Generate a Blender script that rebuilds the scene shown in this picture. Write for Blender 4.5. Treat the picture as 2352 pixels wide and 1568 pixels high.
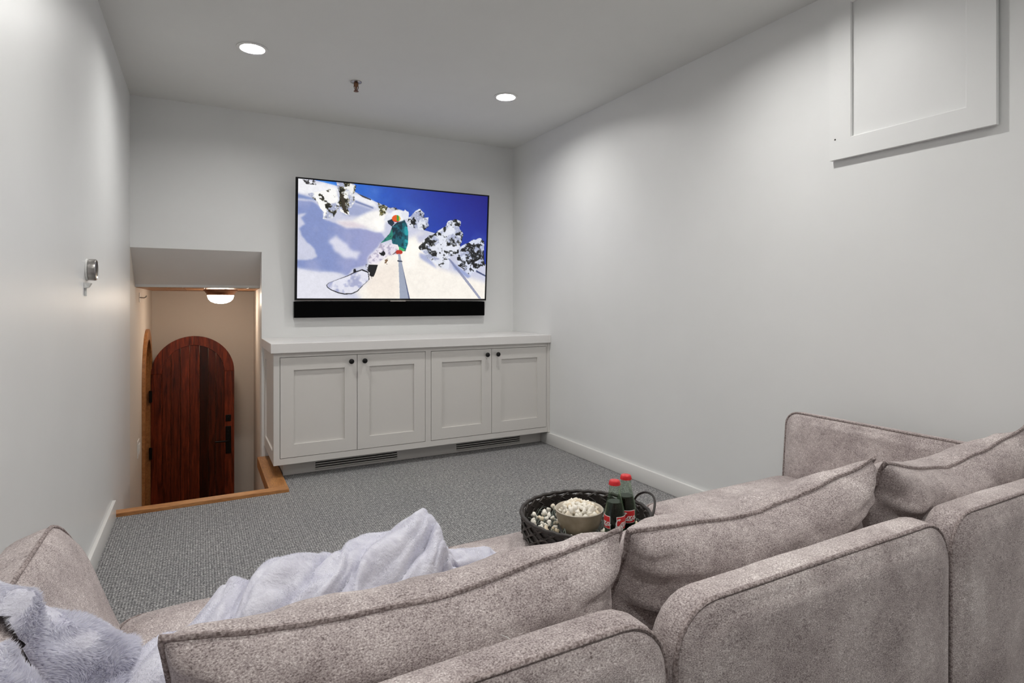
import bpy, bmesh, math, random
import numpy as np
from mathutils import Vector, Matrix, noise

for o in list(bpy.data.objects): bpy.data.objects.remove(o)
SC = bpy.context.scene
COL = SC.collection
R = math.radians
PI = math.pi
rnd = random.Random(7)

# ------------------------------------------------------------------ camera, world, exposure
cam_d = bpy.data.cameras.new('camera'); cam = bpy.data.objects.new('camera', cam_d); COL.objects.link(cam)
cam.location = (0, 0, 1.107); cam.rotation_euler = (R(90), 0, R(-28.33))
cam_d.sensor_width = 36; cam_d.sensor_fit = 'HORIZONTAL'; cam_d.lens = 36*1328/2352
cam_d.shift_y = -92/2352; cam_d.clip_start = 0.02; cam_d.clip_end = 60
SC.camera = cam
W = bpy.data.worlds.new('world'); SC.world = W; W.use_nodes = True
W.node_tree.nodes['Background'].inputs[0].default_value = (0.8, 0.85, 1, 1)
W.node_tree.nodes['Background'].inputs[1].default_value = 0.15
SC.view_settings.view_transform = 'Standard'; SC.view_settings.look = 'None'
SC.view_settings.gamma = 1; SC.view_settings.use_curve_mapping = False
SC.view_settings.exposure = 0.0
CAN_STRENGTH = 432.0      # recessed ceiling lamps
STAIR_STRENGTH = 34.0    # stairwell lamp dome

# room numbers (metres): camera stands at x=0, y=0; +y runs to the television wall
XL, XR, YW, YB, ZC = -0.395, 2.384, 4.405, -1.9, 2.427
ZLOW = -1.15             # lower landing at the foot of the stairs

# ------------------------------------------------------------------ helpers
def link(name, me, mat=None, parent=None, loc=None, rot=None):
    me.name = name
    o = bpy.data.objects.new(name, me); COL.objects.link(o)
    if mat is not None and len(me.materials) == 0:
        for m in (mat if isinstance(mat, (list, tuple)) else [mat]): me.materials.append(m)
    if parent is not None: o.parent = parent
    if loc is not None: o.location = loc
    if rot is not None: o.rotation_euler = rot
    return o
def tag(o, label, cat, group=None):
    o['label'] = label; o['category'] = cat
    if group: o['group'] = group
    return o
def thing(name, label, cat, loc=(0, 0, 0), rot=(0, 0, 0), group=None):
    o = bpy.data.objects.new(name, None); COL.objects.link(o)
    o.empty_display_size = 0.05
    o.location = loc; o.rotation_euler = rot
    return tag(o, label, cat, group)
def struct(o):
    o['kind'] = 'structure'; return o
def shade(me, ang=None):
    for p in me.polygons: p.use_smooth = True
    if ang is not None:
        me.set_sharp_from_angle(angle=R(ang))
def bm_mesh(bm, smooth=None):
    bmesh.ops.recalc_face_normals(bm, faces=bm.faces)
    me = bpy.data.meshes.new('m'); bm.to_mesh(me); bm.free()
    if smooth is not None: shade(me, smooth)
    return me
def add_box(bm, x0, x1, y0, y1, z0, z1, bev=0.0):
    vs = [bm.verts.new(p) for p in ((x0,y0,z0),(x1,y0,z0),(x1,y1,z0),(x0,y1,z0),(x0,y0,z1),(x1,y0,z1),(x1,y1,z1),(x0,y1,z1))]
    fs = [bm.faces.new([vs[i] for i in f]) for f in ((3,2,1,0),(4,5,6,7),(0,1,5,4),(1,2,6,5),(2,3,7,6),(3,0,4,7))]
    if bev > 0:
        es = set(e for f in fs for e in f.edges)
        bmesh.ops.bevel(bm, geom=list(es), offset=bev, segments=2, profile=0.5, affect='EDGES')
def box(x0, x1, y0, y1, z0, z1, bev=0.0):
    bm = bmesh.new(); add_box(bm, x0, x1, y0, y1, z0, z1, bev)
    return bm_mesh(bm)
def boxes(lst):
    bm = bmesh.new()
    for b in lst: add_box(bm, *b)
    return bm_mesh(bm)
def pyd(verts, faces, smooth=None):
    me = bpy.data.meshes.new('m'); me.from_pydata([tuple(v) for v in verts], [], [tuple(f) for f in faces])
    bm = bmesh.new(); bm.from_mesh(me); bmesh.ops.recalc_face_normals(bm, faces=bm.faces); bm.to_mesh(me); bm.free()
    if smooth is not None: shade(me, smooth)
    return me
def lathe(prof, n=32, smooth=40, axis='z', cap=True):
    """prof: list of (r, h)"""
    vs, fs = [], []
    for r, h in prof:
        for i in range(n):
            a = 2*PI*i/n; vs.append((r*math.cos(a), r*math.sin(a), h))
    for j in range(len(prof)-1):
        for i in range(n):
            k = (i+1) % n; fs.append((j*n+i, j*n+k, (j+1)*n+k, (j+1)*n+i))
    if cap:
        if prof[0][0] > 1e-6: fs.append(tuple(range(n))[::-1])
        if prof[-1][0] > 1e-6: fs.append(tuple(range((len(prof)-1)*n, len(prof)*n)))
    if axis == 'x': vs = [(h, a, b) for a, b, h in vs]
    if axis == 'y': vs = [(a, -h, b) for a, b, h in vs]      # grows towards -y
    bm = bmesh.new(); bv = [bm.verts.new(v) for v in vs]
    for f in fs:
        try: bm.faces.new([bv[i] for i in f])
        except ValueError: pass
    bmesh.ops.remove_doubles(bm, verts=bm.verts, dist=1e-6)
    return bm_mesh(bm, smooth)
def tube(pts, r, n=8, closed=False, smooth=60, taper=None):
    pts = [Vector(p) for p in pts]; m = len(pts); vs, fs = [], []
    up = Vector((0, 0, 1)); pn = None
    for i, p in enumerate(pts):
        a = pts[(i-1) % m] if (closed or i > 0) else pts[i]
        b = pts[(i+1) % m] if (closed or i < m-1) else pts[i]
        t = (b-a); t = t.normalized() if t.length > 1e-9 else Vector((1, 0, 0))
        if pn is None:
            pn = t.cross(up)
            if pn.length < 1e-3: pn = t.cross(Vector((1, 0, 0)))
        pn = (pn - t*pn.dot(t)).normalized(); bn = t.cross(pn)
        rr = r if taper is None else r*taper(i/(m-1))
        for k in range(n):
            q = 2*PI*k/n; vs.append(p + pn*math.cos(q)*rr + bn*math.sin(q)*rr)
    for i in range(m if closed else m-1):
        j = (i+1) % m
        for k in range(n):
            l = (k+1) % n; fs.append((i*n+k, i*n+l, j*n+l, j*n+k))
    if not closed:
        fs.append(tuple(range(n))[::-1]); fs.append(tuple(range((m-1)*n, m*n)))
    return pyd(vs, fs, smooth)
def fbm(p, o=4):
    s = 0; a = 1; q = Vector(p)
    for _ in range(o):
        s += a*noise.noise(q); a *= 0.5; q = q*2.03 + Vector((3.1, 7.7, 1.3))
    return s

# ------------------------------------------------------------------ materials
MATS = {}
class NB:
    def __init__(s, name):
        s.m = bpy.data.materials.new(name); s.m.use_nodes = True
        s.t = s.m.node_tree; s.n = s.t.nodes; s.b = s.n['Principled BSDF']; s.out = s.n['Material Output']
    def node(s, typ, **kw):
        n = s.n.new(typ)
        for k, v in kw.items(): setattr(n, k, v)
        return n
    def L(s, a, b): s.t.links.new(a, b)
    def coord(s, kind='Object', scale=(1, 1, 1), rot=(0, 0, 0)):
        tc = s.node('ShaderNodeTexCoord'); mp = s.node('ShaderNodeMapping')
        mp.inputs['Scale'].default_value = scale; mp.inputs['Rotation'].default_value = rot
        s.L(tc.outputs[kind], mp.inputs['Vector']); return mp.outputs['Vector']
    def noise(s, vec, scale, detail=3, rough=0.55, dist=0.0):
        n = s.node('ShaderNodeTexNoise'); n.inputs['Scale'].default_value = scale
        n.inputs['Detail'].default_value = detail; n.inputs['Roughness'].default_value = rough
        n.inputs['Distortion'].default_value = dist
        s.L(vec, n.inputs['Vector']); return n.outputs['Fac']
    def ramp(s, fac, stops, interp='LINEAR'):
        r = s.node('ShaderNodeValToRGB'); r.color_ramp.interpolation = interp
        el = r.color_ramp.elements
        while len(el) < len(stops): el.new(0.5)
        for e, (p, c) in zip(el, stops):
            e.position = p; e.color = (*c, 1) if len(c) == 3 else c
        s.L(fac, r.inputs['Fac']); return r.outputs['Color']
    def mix(s, a, b, fac, mode='MIX'):
        m = s.node('ShaderNodeMix', data_type='RGBA', blend_type=mode)
        for sock, v in ((m.inputs[0], fac), (m.inputs[6], a), (m.inputs[7], b)):
            if hasattr(v, 'links'): s.L(v, sock)
            else: sock.default_value = v if not isinstance(v, tuple) else ((*v, 1) if len(v) == 3 else v)
        return m.outputs[2]
    def math(s, op, a, b=0.0):
        m = s.node('ShaderNodeMath', operation=op)
        for sock, v in ((m.inputs[0], a), (m.inputs[1], b)):
            if hasattr(v, 'links'): s.L(v, sock)
            else: sock.default_value = v
        return m.outputs[0]
    def bump(s, h, strength=0.3, dist=0.002):
        b = s.node('ShaderNodeBump'); b.inputs['Strength'].default_value = strength
        b.inputs['Distance'].default_value = dist; s.L(h, b.inputs['Height'])
        s.L(b.outputs['Normal'], s.b.inputs['Normal'])
    def set(s, **kw):
        for k, v in kw.items():
            sock = s.b.inputs[k.replace('_', ' ')]
            if hasattr(v, 'links'): s.L(v, sock)
            else: sock.default_value = (*v, 1) if isinstance(v, tuple) and len(v) == 3 else v
        return s.m
def paint(name, c, rough=0.5, var=0.03, bump=0.05):
    k = NB(name); v = k.coord()
    f = k.noise(v, 2.5, 4)
    d = tuple(x*(1-var) for x in c)
    k.set(Base_Color=k.ramp(f, [(0.3, d), (0.7, c)]), Roughness=rough)
    if bump: k.bump(k.noise(v, 220, 2), bump, 0.001)
    return k.m
def plain(name, c, rough=0.5, metal=0.0, **kw):
    k = NB(name); v = k.coord(); f = k.noise(v, 60, 2)
    k.set(Base_Color=k.ramp(f, [(0.3, tuple(x*0.93 for x in c)), (0.7, c)]), Roughness=rough, Metallic=metal, **kw)
    return k.m
def emit(name, c, s):
    k = NB(name); k.set(Base_Color=c, Emission_Color=c, Emission_Strength=s, Roughness=0.4); return k.m

M_wall = paint('wall paint', (0.80, 0.805, 0.80), 0.42)
M_ceil = paint('ceiling paint', (0.76, 0.765, 0.745), 0.7)
M_trim = paint('trim paint', (0.80, 0.79, 0.77), 0.35, 0.01, 0.0)
M_cab = paint('cabinet paint', (0.70, 0.675, 0.645), 0.38, 0.02, 0.02)
M_counter = paint('counter paint', (0.79, 0.77, 0.755), 0.3, 0.02, 0.0)
M_plaster = paint('stair plaster', (0.74, 0.69, 0.63), 0.6)
M_black = plain('black plastic', (0.004, 0.004, 0.005), 0.3, Specular_IOR_Level=0.25)
M_cloth_black = plain('speaker cloth', (0.0015, 0.0015, 0.0015), 0.9, Specular_IOR_Level=0.05)
M_iron = plain('black iron', (0.012, 0.011, 0.011), 0.45, 0.6)
M_steel = plain('brushed steel', (0.42, 0.40, 0.38), 0.3, 1.0)
M_bronze = plain('bronze', (0.20, 0.10, 0.06), 0.4, 0.8)
M_white = plain('white enamel', (0.82, 0.82, 0.80), 0.4)
M_recess_shade = plain('painted recess shade', (0.015, 0.012, 0.01), 0.9)  # near-black colour standing in for the shade inside recesses
M_glasslit = emit('lit glass dome', (1.0, 0.83, 0.66), STAIR_STRENGTH)
M_can = emit('lit lamp disc', (1.0, 0.985, 0.955), CAN_STRENGTH)

def wood(name, dark, light, scale=(14, 14, 1.2), rough=0.35, var=0.25):
    k = NB(name); v = k.coord('Object', scale)
    oi = k.node('ShaderNodeObjectInfo')
    add = k.node('ShaderNodeVectorMath', operation='ADD')
    mul = k.math('MULTIPLY', oi.outputs['Random'], 37.0)
    k.L(v, add.inputs[0]); k.L(mul, add.inputs[1])
    f = k.noise(add.outputs[0], 3.0, 6, 0.62, 0.6)
    g = k.noise(add.outputs[0], 14.0, 3, 0.6, 0.2)
    c = k.ramp(f, [(0.30, dark), (0.72, light)])
    c = k.mix(c, k.ramp(g, [(0.35, (0.55, 0.55, 0.55)), (0.65, (1, 1, 1))]), 0.7, 'MULTIPLY')
    tone = k.ramp(oi.outputs['Random'], [(0.0, (1-var*1.6,)*3), (1.0, (1+var,)*3)])
    c = k.mix(c, tone, 1.0, 'MULTIPLY')
    k.set(Base_Color=c, Roughness=rough); k.bump(g, 0.15, 0.001)
    return k.m
M_doorwood = wood('red brown door wood', (0.020, 0.004, 0.003), (0.25, 0.042, 0.015), rough=0.3, var=0.48)
M_fir = wood('orange fir', (0.38, 0.15, 0.045), (0.62, 0.29, 0.10), (2, 14, 14), 0.4, 0.05)
M_firY = wood('orange fir lengthwise', (0.38, 0.15, 0.045), (0.62, 0.29, 0.10), (14, 2, 14), 0.4, 0.05)

def carpet_mat():
    k = NB('heather carpet'); v = k.coord()
    w = k.node('ShaderNodeTexWave'); w.bands_direction = 'X'; w.inputs['Scale'].default_value = 31.0
    w.inputs['Distortion'].default_value = 1.2; w.inputs['Detail'].default_value = 1.0; w.inputs['Detail Scale'].default_value = 6
    k.L(v, w.inputs['Vector'])
    s1 = k.noise(v, 125, 3, 0.8); s2 = k.noise(v, 330, 1, 0.6); big = k.noise(v, 1.6, 3); s3 = k.noise(v, 48, 2, 0.7)
    f = k.math('ADD', k.math('MULTIPLY', s1, 0.62), k.math('ADD', k.math('MULTIPLY', s2, 0.20), k.math('MULTIPLY', s3, 0.18)))
    c = k.ramp(f, [(0.38, (0.036, 0.036, 0.038)), (0.46, (0.205, 0.204, 0.212)), (0.54, (0.37, 0.366, 0.368)), (0.63, (0.88, 0.87, 0.86))])
    c = k.mix(c, k.ramp(w.outputs['Fac'], [(0.1, (0.45, 0.45, 0.46)), (0.7, (1.1, 1.1, 1.1))]), 0.55, 'MULTIPLY')
    c = k.mix(c, k.ramp(big, [(0.3, (0.9, 0.9, 0.9)), (0.7, (1.06, 1.05, 1.03))]), 1.0, 'MULTIPLY')
    k.set(Base_Color=c, Roughness=0.95)
    k.bump(k.math('ADD', k.math('MULTIPLY', w.outputs['Fac'], 0.5), f), 0.9, 0.006)
    return k.m
M_carpet = carpet_mat()

def fabric_mat():
    k = NB('chenille fabric'); v = k.coord('Object', (1, 1, 1.7)); v2 = k.coord()
    s1 = k.noise(v, 330, 2, 0.6); s2 = k.noise(v, 62, 3, 0.65); big = k.noise(v2, 6.5, 4, 0.6)
    f = k.math('ADD', k.math('MULTIPLY', s1, 0.60), k.math('ADD', k.math('MULTIPLY', s2, 0.18), k.math('MULTIPLY', big, 0.22)))
    c = k.ramp(f, [(0.36, (0.165, 0.130, 0.126)), (0.46, (0.40, 0.342, 0.334)), (0.55, (0.56, 0.498, 0.486)), (0.66, (0.88, 0.83, 0.815))])
    c = k.mix(c, k.ramp(big, [(0.3, (0.84, 0.82, 0.82)), (0.68, (1.06, 1.05, 1.04))]), 1.0, 'MULTIPLY')
    k.set(Base_Color=c, Roughness=0.85, Sheen_Weight=0.30, Sheen_Roughness=0.4)
    k.b.inputs['Sheen Tint'].default_value = (0.9, 0.82, 0.8, 1)
    k.bump(f, 0.55, 0.004)
    return k.m
M_fabric = fabric_mat()
def fabric_dark():
    k = NB('piping fabric'); v = k.coord(); s = k.noise(v, 240, 2)
    k.set(Base_Color=k.ramp(s, [(0.35, (0.16, 0.122, 0.115)), (0.65, (0.46, 0.39, 0.375))]), Roughness=0.9)
    k.bump(s, 0.6, 0.003); return k.m
M_piping = fabric_dark()

def blanket_mat():
    k = NB('lavender plush'); v = k.coord('Object', (1, 1, 1))
    s = k.noise(v, 26, 4, 0.6, 0.8); s2 = k.noise(v, 160, 2, 0.7)
    c = k.ramp(s, [(0.3, (0.60, 0.59, 0.68)), (0.68, (0.77, 0.765, 0.84))])
    k.set(Base_Color=c, Roughness=0.9, Sheen_Weight=0.6, Sheen_Roughness=0.4)
    k.b.inputs['Sheen Tint'].default_value = (0.85, 0.85, 1, 1)
    k.bump(k.math('ADD', k.math('MULTIPLY', s, 0.7), k.math('MULTIPLY', s2, 0.4)), 0.6, 0.01)
    return k.m
M_blanket = blanket_mat()

# ------------------------------------------------------------------ room shell
# floor with the stair hole left out; carpet laid over it
struct(link('floor', boxes([(XL-.1, XR+.1, YB-.1, 3.60, -.20, 0.0), (0.40, XR+.1, 3.60, YW+.1, -.20, 0.0)]), M_carpet))
struct(link('ceiling', boxes([(XL-.1, XR+.1, YB-.1, YW+.15, ZC+.10, ZC+.25)]), M_ceil))
LAMPS = [(0.239, 3.295), (1.735, 3.302), (0.239, 1.60), (1.735, 1.60), (0.239, -0.10), (1.735, -0.10)]
def ceiling_face():
    # lower ceiling skin with round cut-outs for the lamps
    xs = sorted({XL, XR} | {x+s*0.09 for x, y in LAMPS for s in (-1, 1)})
    ys = sorted({YB, YW} | {y+s*0.09 for y0 in (3.2985, 1.60, -0.10) for y in [y0] for s in (-1, 1)})
    vs, fs = [], []
    def add(p): vs.append(p); return len(vs)-1
    for i in range(len(xs)-1):
        for j in range(len(ys)-1):
            x0, x1, y0, y1 = xs[i], xs[i+1], ys[j], ys[j+1]
            cx, cy = (x0+x1)/2, (y0+y1)/2
            if abs(x1-x0-0.18) < 1e-3 and abs(y1-y0-0.18) < 1e-3:
                n = 32; ring, sq = [], []
                for k in range(n):
                    a = 2*PI*k/n; c, s = math.cos(a), math.sin(a); m = 0.09/max(abs(c), abs(s))
                    ring.append(add((cx+c*0.062, cy+s*0.062, ZC))); sq.append(add((cx+c*m, cy+s*m, ZC)))
                for k in range(n):
                    l = (k+1) % n; fs.append((ring[k], ring[l], sq[l], sq[k]))
            else:
                fs.append(tuple(add(p) for p in ((x0, y0, ZC), (x1, y0, ZC), (x1, y1, ZC), (x0, y1, ZC))))
    return pyd(vs, fs)
cf = link('ceiling_board', ceiling_face(), M_ceil); cf.parent = bpy.data.objects['ceiling']
# left wall: runs past the hole and down into the stairwell
struct(link('wall_left', boxes([(XL-.12, XL, YB-.1, 3.60, -.0, ZC+.1), (XL-.12, XL, 3.60, YW, ZLOW-.1, ZC+.1)]), M_wall))
struct(link('wall_right', boxes([(XR, XR+.12, YB-.1, YW+.15, -.2, ZC+.1)]), M_wall))
struct(link('wall_rear', boxes([(XL-.1, XR+.1, YB-.12, YB, -.2, ZC+.1)]), M_wall))
OX, OZ = 0.379, 1.454      # opening of the stairwell in the television wall
struct(link('wall_back', boxes([(OX, XR+.1, YW, YW+.12, -.2, ZC+.1), (XL-.12, OX, YW, YW+.12, OZ, ZC+.1)]), M_wall))
# sloping soffit over the stairs
YS, ZS = 4.73, 1.225
sv = [(XL-.1, YW, OZ), (OX+.03, YW, OZ), (OX+.03, YS, ZS), (XL-.1, YS, ZS), (XL-.1, YS, ZS-.018), (OX+.03, YS, ZS-.018), (OX+.03, YS+.03, ZS-.018), (XL-.1, YS+.03, ZS-.018),
      (XL-.1, YS+.03, OZ+.1), (OX+.03, YS+.03, OZ+.1), (XL-.1, YW+.13, OZ+.1), (OX+.03, YW+.13, OZ+.1)]
struct(link('ceiling_stair_soffit', pyd(sv, [(0,1,2,3),(3,2,5,4),(4,5,6,7),(7,6,9,8),(8,9,11,10),(10,11,1,0),(0,3,4,7,8,10),(1,11,9,6,5,2)]), M_wall))
# stairwell: far wall, skewed right wall, near wall, left wall with arched doorway
YF = 6.30
struct(link('wall_stair_far', boxes([(XL-.15, 0.75, YF, YF+.1, ZLOW-.1, 1.5)]), M_plaster))
rv = [(0.372, 3.61, ZLOW), (0.379, YW, ZLOW), (0.47, YF+.02, ZLOW)]
def skew():
    v, f = [], []
    tops = [-.02, 1.5, 1.5]
    v = [(0.372, 3.64, ZLOW-.1), (0.372, YW, ZLOW-.1), (0.372, YW, -.025), (0.372, 3.64, -.025),
         (0.379, YW, ZLOW-.1), (0.47, YF, ZLOW-.1), (0.47, YF, 1.5), (0.379, YW+.001, 1.5)]
    f = [(0, 1, 2, 3), (4, 5, 6, 7)]
    n = len(v); off = 0.10
    v += [(x+off, y, z) for x, y, z in v]
    for q in list(f):
        f.append(tuple(i+n for i in q[::-1]))
        for a in range(4): f.append((q[a], q[(a+1) % 4], q[(a+1) % 4]+n, q[a]+n))
    return pyd(v, f)
struct(link('wall_stair_right', skew(), M_plaster))
struct(link('wall_stair_near', boxes([(XL, .372, 3.56, 3.60, ZLOW-.1, -.2)]), M_plaster))
# doorway in the stairwell's left wall
DY0, DY1, DSP = 5.32, 6.00, 0.46
DYC, DR = (DY0+DY1)/2, (DY1-DY0)/2
def arch(yc, r, zs, n=24):
    return [(yc+r*math.cos(PI*i/n), zs+r*math.sin(PI*i/n)) for i in range(n+1)]
def stair_left():
    v, f = [], []
    def quad(*p):
        i = len(v); v.extend((XL, y, z) for y, z in p); f.append(tuple(range(i, i+len(p))))
    zt, zb = 1.5, ZLOW-.1
    quad((YW, zb), (DY0, zb), (DY0, DSP), (DY0, zt), (YW, zt))
    quad((DY1, zb), (YF, zb), (YF, zt), (DY1, zt), (DY1, DSP))
    a = arch(DYC, DR, DSP)
    for i in range(len(a)-1): quad(a[i], (a[i][0], zt), (a[i+1][0], zt), a[i+1])
    n = len(v); v2 = [(x-.12, y, z) for x, y, z in v]
    f2 = [tuple(i+n for i in q[::-1]) for q in f]
    # reveal
    b = [(DY1, zb)] + a + [(DY0, zb)]
    v3, f3 = [], []
    for y, z in b: v3 += [(XL, y, z), (XL-.12, y, z)]
    m = 2*n
    for i in range(len(b)-1): f3.append((m+2*i, m+2*i+1, m+2*i+3, m+2*i+2))
    return pyd(v+v2+v3, f+f2+f3)
struct(link('wall_stair_left', stair_left(), M_plaster))
struct(link('wall_beyond_doorway', boxes([(XL-1.3, XL-1.2, 4.4, 6.9, ZLOW, 1.5), (XL-1.2, XL-.12, 6.8, 6.9, ZLOW, 1.5), (XL-1.2, XL-.12, 4.4, 4.5, ZLOW, 1.5)]), M_plaster))
struct(link('floor_lower_landing', boxes([(XL-1.2, .47, 3.6, YF, ZLOW-.1, ZLOW)]), M_fir))
struct(link('ceiling_beyond_doorway', boxes([(XL-1.2, XL-.12, 4.4, 6.9, 1.4, 1.5)]), M_plaster))
cs = struct(link('ceiling_stairwell', boxes([(XL-.05, 0.46, YS+.03, YF+.02, 1.30, 1.40)]), M_fir))
nb = 6
for i in range(nb):
    w = (0.46-XL)/nb
    link('ceiling_board', box(XL+i*w+.0015, XL+(i+1)*w-.0015, YS+.032, YF, 1.205, 1.30, .003), M_firY, cs)
# steps going down
st = None
for i in range(6):
    y0 = 3.60+i*.27; z = -(i+1)*ZLOW/-6.0
    z = (i+1)*ZLOW/7.0
    o = box(XL+.002, 0.371, y0+.002, y0+.27+.02, z-.05, z, .006)
    if st is None: st = struct(link('stair_steps', boxes([(XL+.002, .371, 3.602, 3.604, ZLOW, -.2)]), M_firY))
    link('tread', o, M_fir, st)
    link('riser', box(XL+.002, 0.371, y0+.27, y0+.285, z+ZLOW/7.0, z-.05), M_fir, st)

# wooden nosing round the stair hole
tr = bpy.data.objects.new('trim_1', None); COL.objects.link(tr); tr.location = (0, 3.6, 0); struct(tr)
def tp(me, mat):
    for v in me.vertices: v.co.y -= 3.6
    return link('nosing_board', me, mat, tr)
tp(box(XL+.001, 0.455, 3.573, 3.636, -.05, 0.020, .003), M_fir)
tp(box(0.350, 0.455, 3.637, YW-.001, -.05, 0.020, .003), M_firY)
# baseboards
def baseboard(name, x0, x1, y0, y1):
    bm = bmesh.new(); add_box(bm, x0, x1, y0, y1, 0.001, 0.092, .0025)
    return struct(link(name, bm_mesh(bm, 35), M_trim))
baseboard('baseboard_right', XR-.016, XR, YB, 3.915)
baseboard('baseboard_left', XL, XL+.016, YB, 3.565)
baseboard('baseboard_rear', XL+.017, XR-.017, YB, YB+.016)

# ------------------------------------------------------------------ arched timber door, standing open in the stairwell
dr = bpy.data.objects.new('door_1', None); COL.objects.link(dr); dr.location = (XL+.012, 5.985, ZLOW+.01); struct(dr)
dr['label'] = 'arched red-brown plank door standing open in the stairwell'
DW, DH = 0.662, 0.792-ZLOW-.01
def dpart(name, poly, y0, y1, mat=M_doorwood, bev=.003):
    bm = bmesh.new()
    a = [bm.verts.new((x, y0, z)) for x, z in poly]; b = [bm.verts.new((x, y1, z)) for x, z in poly]
    n = len(poly); bm.faces.new(a); bm.faces.new(b[::-1])
    for i in range(n): bm.faces.new((a[i], b[i], b[(i+1) % n], a[(i+1) % n]))
    if bev:
        es = [e for e in bm.edges if e.verts[0] in a and e.verts[1] in a]
        bmesh.ops.bevel(bm, geom=es, offset=bev, segments=1, affect='EDGES')
    return link(name, bm_mesh(bm), mat, dr)
rO = DW/2; spr = DH-rO; rI = rO-.082
cxd = DW/2
def arcpts(r, a0, a1, n=14): return [(cxd+r*math.cos(a0+(a1-a0)*i/n), spr+r*math.sin(a0+(a1-a0)*i/n)) for i in range(n+1)]
# stiles, two arched head pieces, planks
dpart('stile', [(0, 0), (.082, 0), (.082, spr), (0, spr)], 0, .045)
dpart('stile', [(DW-.082, 0), (DW, 0), (DW, spr), (DW-.082, spr)], 0, .045)
dpart('arched_head', arcpts(rO, 0.0, PI/2-.002)+arcpts(rI, PI/2-.002, 0.0), 0, .045)
dpart('arched_head', arcpts(rO, PI/2+.002, PI)+arcpts(rI, PI, PI/2+.002), 0, .045)
xs = [.0822, .152, .226, .298, .378, .448, .510, DW-.0822]
for i in range(len(xs)-1):
    x0, x1 = xs[i]+.0012, xs[i+1]-.0012
    top = [(x, spr+math.sqrt(max(rI*rI-(x-cxd)**2, 0))-.0015) for x in np.linspace(x1, x0, 8)]
    dpart('plank', [(x0, 0), (x1, 0)]+[(float(a), float(b)) for a, b in top], .009, .038, bev=.002)
# ironwork
zl = -.18-ZLOW-.01; xl = DW-.050
def dlink(name, me, mat, par=None):
    return link(name, me, mat, par or dr)
hp = dlink('handle_plate', box(xl-.024, xl+.024, -.006, 0, zl-.125, zl+.13, .004), M_iron)
dlink('lever', tube([(xl, -.005, zl), (xl, -.045, zl), (xl-.02, -.052, zl), (xl-.11, -.05, zl+.002)], .0085, 8), M_iron, hp)
dlink('thumb_turn', box(xl-.006, xl+.006, -.022, -.005, zl+.06, zl+.09, .003), M_iron, hp)
db = dlink('deadbolt_plate', box(xl-.024, xl+.024, -.007, 0, zl+.175, zl+.235, .004), M_iron)
dlink('thumb_turn', box(xl-.005, xl+.005, -.024, -.006, zl+.19, zl+.22, .003), M_iron, db)
for z in (0.285, 0.86, 1.36):
    dlink('hinge', boxes([(-.012, .010, -.012, .012, z, z+.10), (-.010, .0, -.02, .03, z, z+.10)]), M_iron)
# fir casing round the doorway
cas = bpy.data.objects.new('trim_2', None); COL.objects.link(cas); cas.location = (XL, DYC, ZLOW); struct(cas)
def casing(name, loop_in, loop_out, x0, x1):
    v, f = [], []
    n = len(loop_in)
    for x in (x0, x1):
        v += [(x, y-DYC, z-ZLOW) for y, z in loop_in] + [(x, y-DYC, z-ZLOW) for y, z in loop_out]
    m = 2*n
    for i in range(n-1):
        f += [(i, i+1, n+i+1, n+i), (m+i, m+i+1, m+n+i+1, m+n+i), (i, i+1, m+i+1, m+i), (n+i, n+i+1, m+n+i+1, m+n+i)]
    f += [(0, n, m+n, m), (n-1, 2*n-1, m+2*n-1, m+n-1)]
    return link(name, pyd(v, f), M_firY, cas)
cw = .078
casing('arched_casing', arch(DYC, DR-.01, DSP), arch(DYC, DR+cw, DSP), .001, .020)
casing('side_casing', [(DY0+.01, ZLOW+.001), (DY0+.01, DSP)], [(DY0-cw, ZLOW+.001), (DY0-cw, DSP)], .001, .020)
casing('side_casing', [(DY1-.01, ZLOW+.001), (DY1-.01, DSP)], [(DY1+cw, ZLOW+.001), (DY1+cw, DSP)], .001, .010)
casing('jamb', [(DY0+.012, ZLOW+.001)]+arch(DYC, DR-.012, DSP)[::-1]+[(DY1-.012, ZLOW+.001)], [(DY0, ZLOW+.001)]+arch(DYC, DR-.0005, DSP)[::-1]+[(DY1, ZLOW+.001)], -.12, .0)

# ------------------------------------------------------------------ lamps
def can_light(x, y, label):
    t = thing('recessed_ceiling_light', label, 'ceiling light', (x, y, ZC), group='recessed ceiling lights')
    link('trim_ring', lathe([(.060, .001), (.076, -.001), (.076, -.004), (.070, -.007), (.060, -.006), (.056, .004), (.056, .03)], 40, 40, cap=False), M_white, t)
    link('housing', lathe([(.0615, -.002), (.0615, .09), (.0, .09)], 32, 40, cap=False), M_white, t)
    link('lamp_disc', lathe([(.0, .010), (.030, .0105), (.046, .014), (.054, .022), (.054, .028), (0, .028)], 32, 50), M_can, t)
    return t
can_light(*LAMPS[0], 'lit recessed ceiling light nearest the left wall, above the stair opening')
can_light(*LAMPS[1], 'lit recessed ceiling light nearest the right wall, in front of the television')
for p, lb in zip(LAMPS[2:], ('lit recessed ceiling light above the left of the carpet, middle row', 'lit recessed ceiling light near the right wall panel, middle row',
                             'lit recessed ceiling light behind the sofa, left', 'lit recessed ceiling light behind the sofa, right')):
    can_light(*p, lb)
# stairwell flush lamp
sl = thing('flush_ceiling_lamp', 'lit glass dome lamp on the wooden ceiling of the stairwell', 'ceiling lamp', (0.150, 5.40, 1.205))
link('canopy', lathe([(.0, -.001), (.126, -.001), (.128, -.008), (.118, -.018), (.106, -.034), (.104, -.046), (.096, -.046), (.09, -.03), (0, -.03)], 40, 40), M_bronze, sl)
link('glass_dome', lathe([(.100, -.036), (.099, -.055), (.092, -.078), (.074, -.098), (.045, -.111), (.018, -.116), (0, -.117)], 40, 60), M_glasslit, sl)

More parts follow.
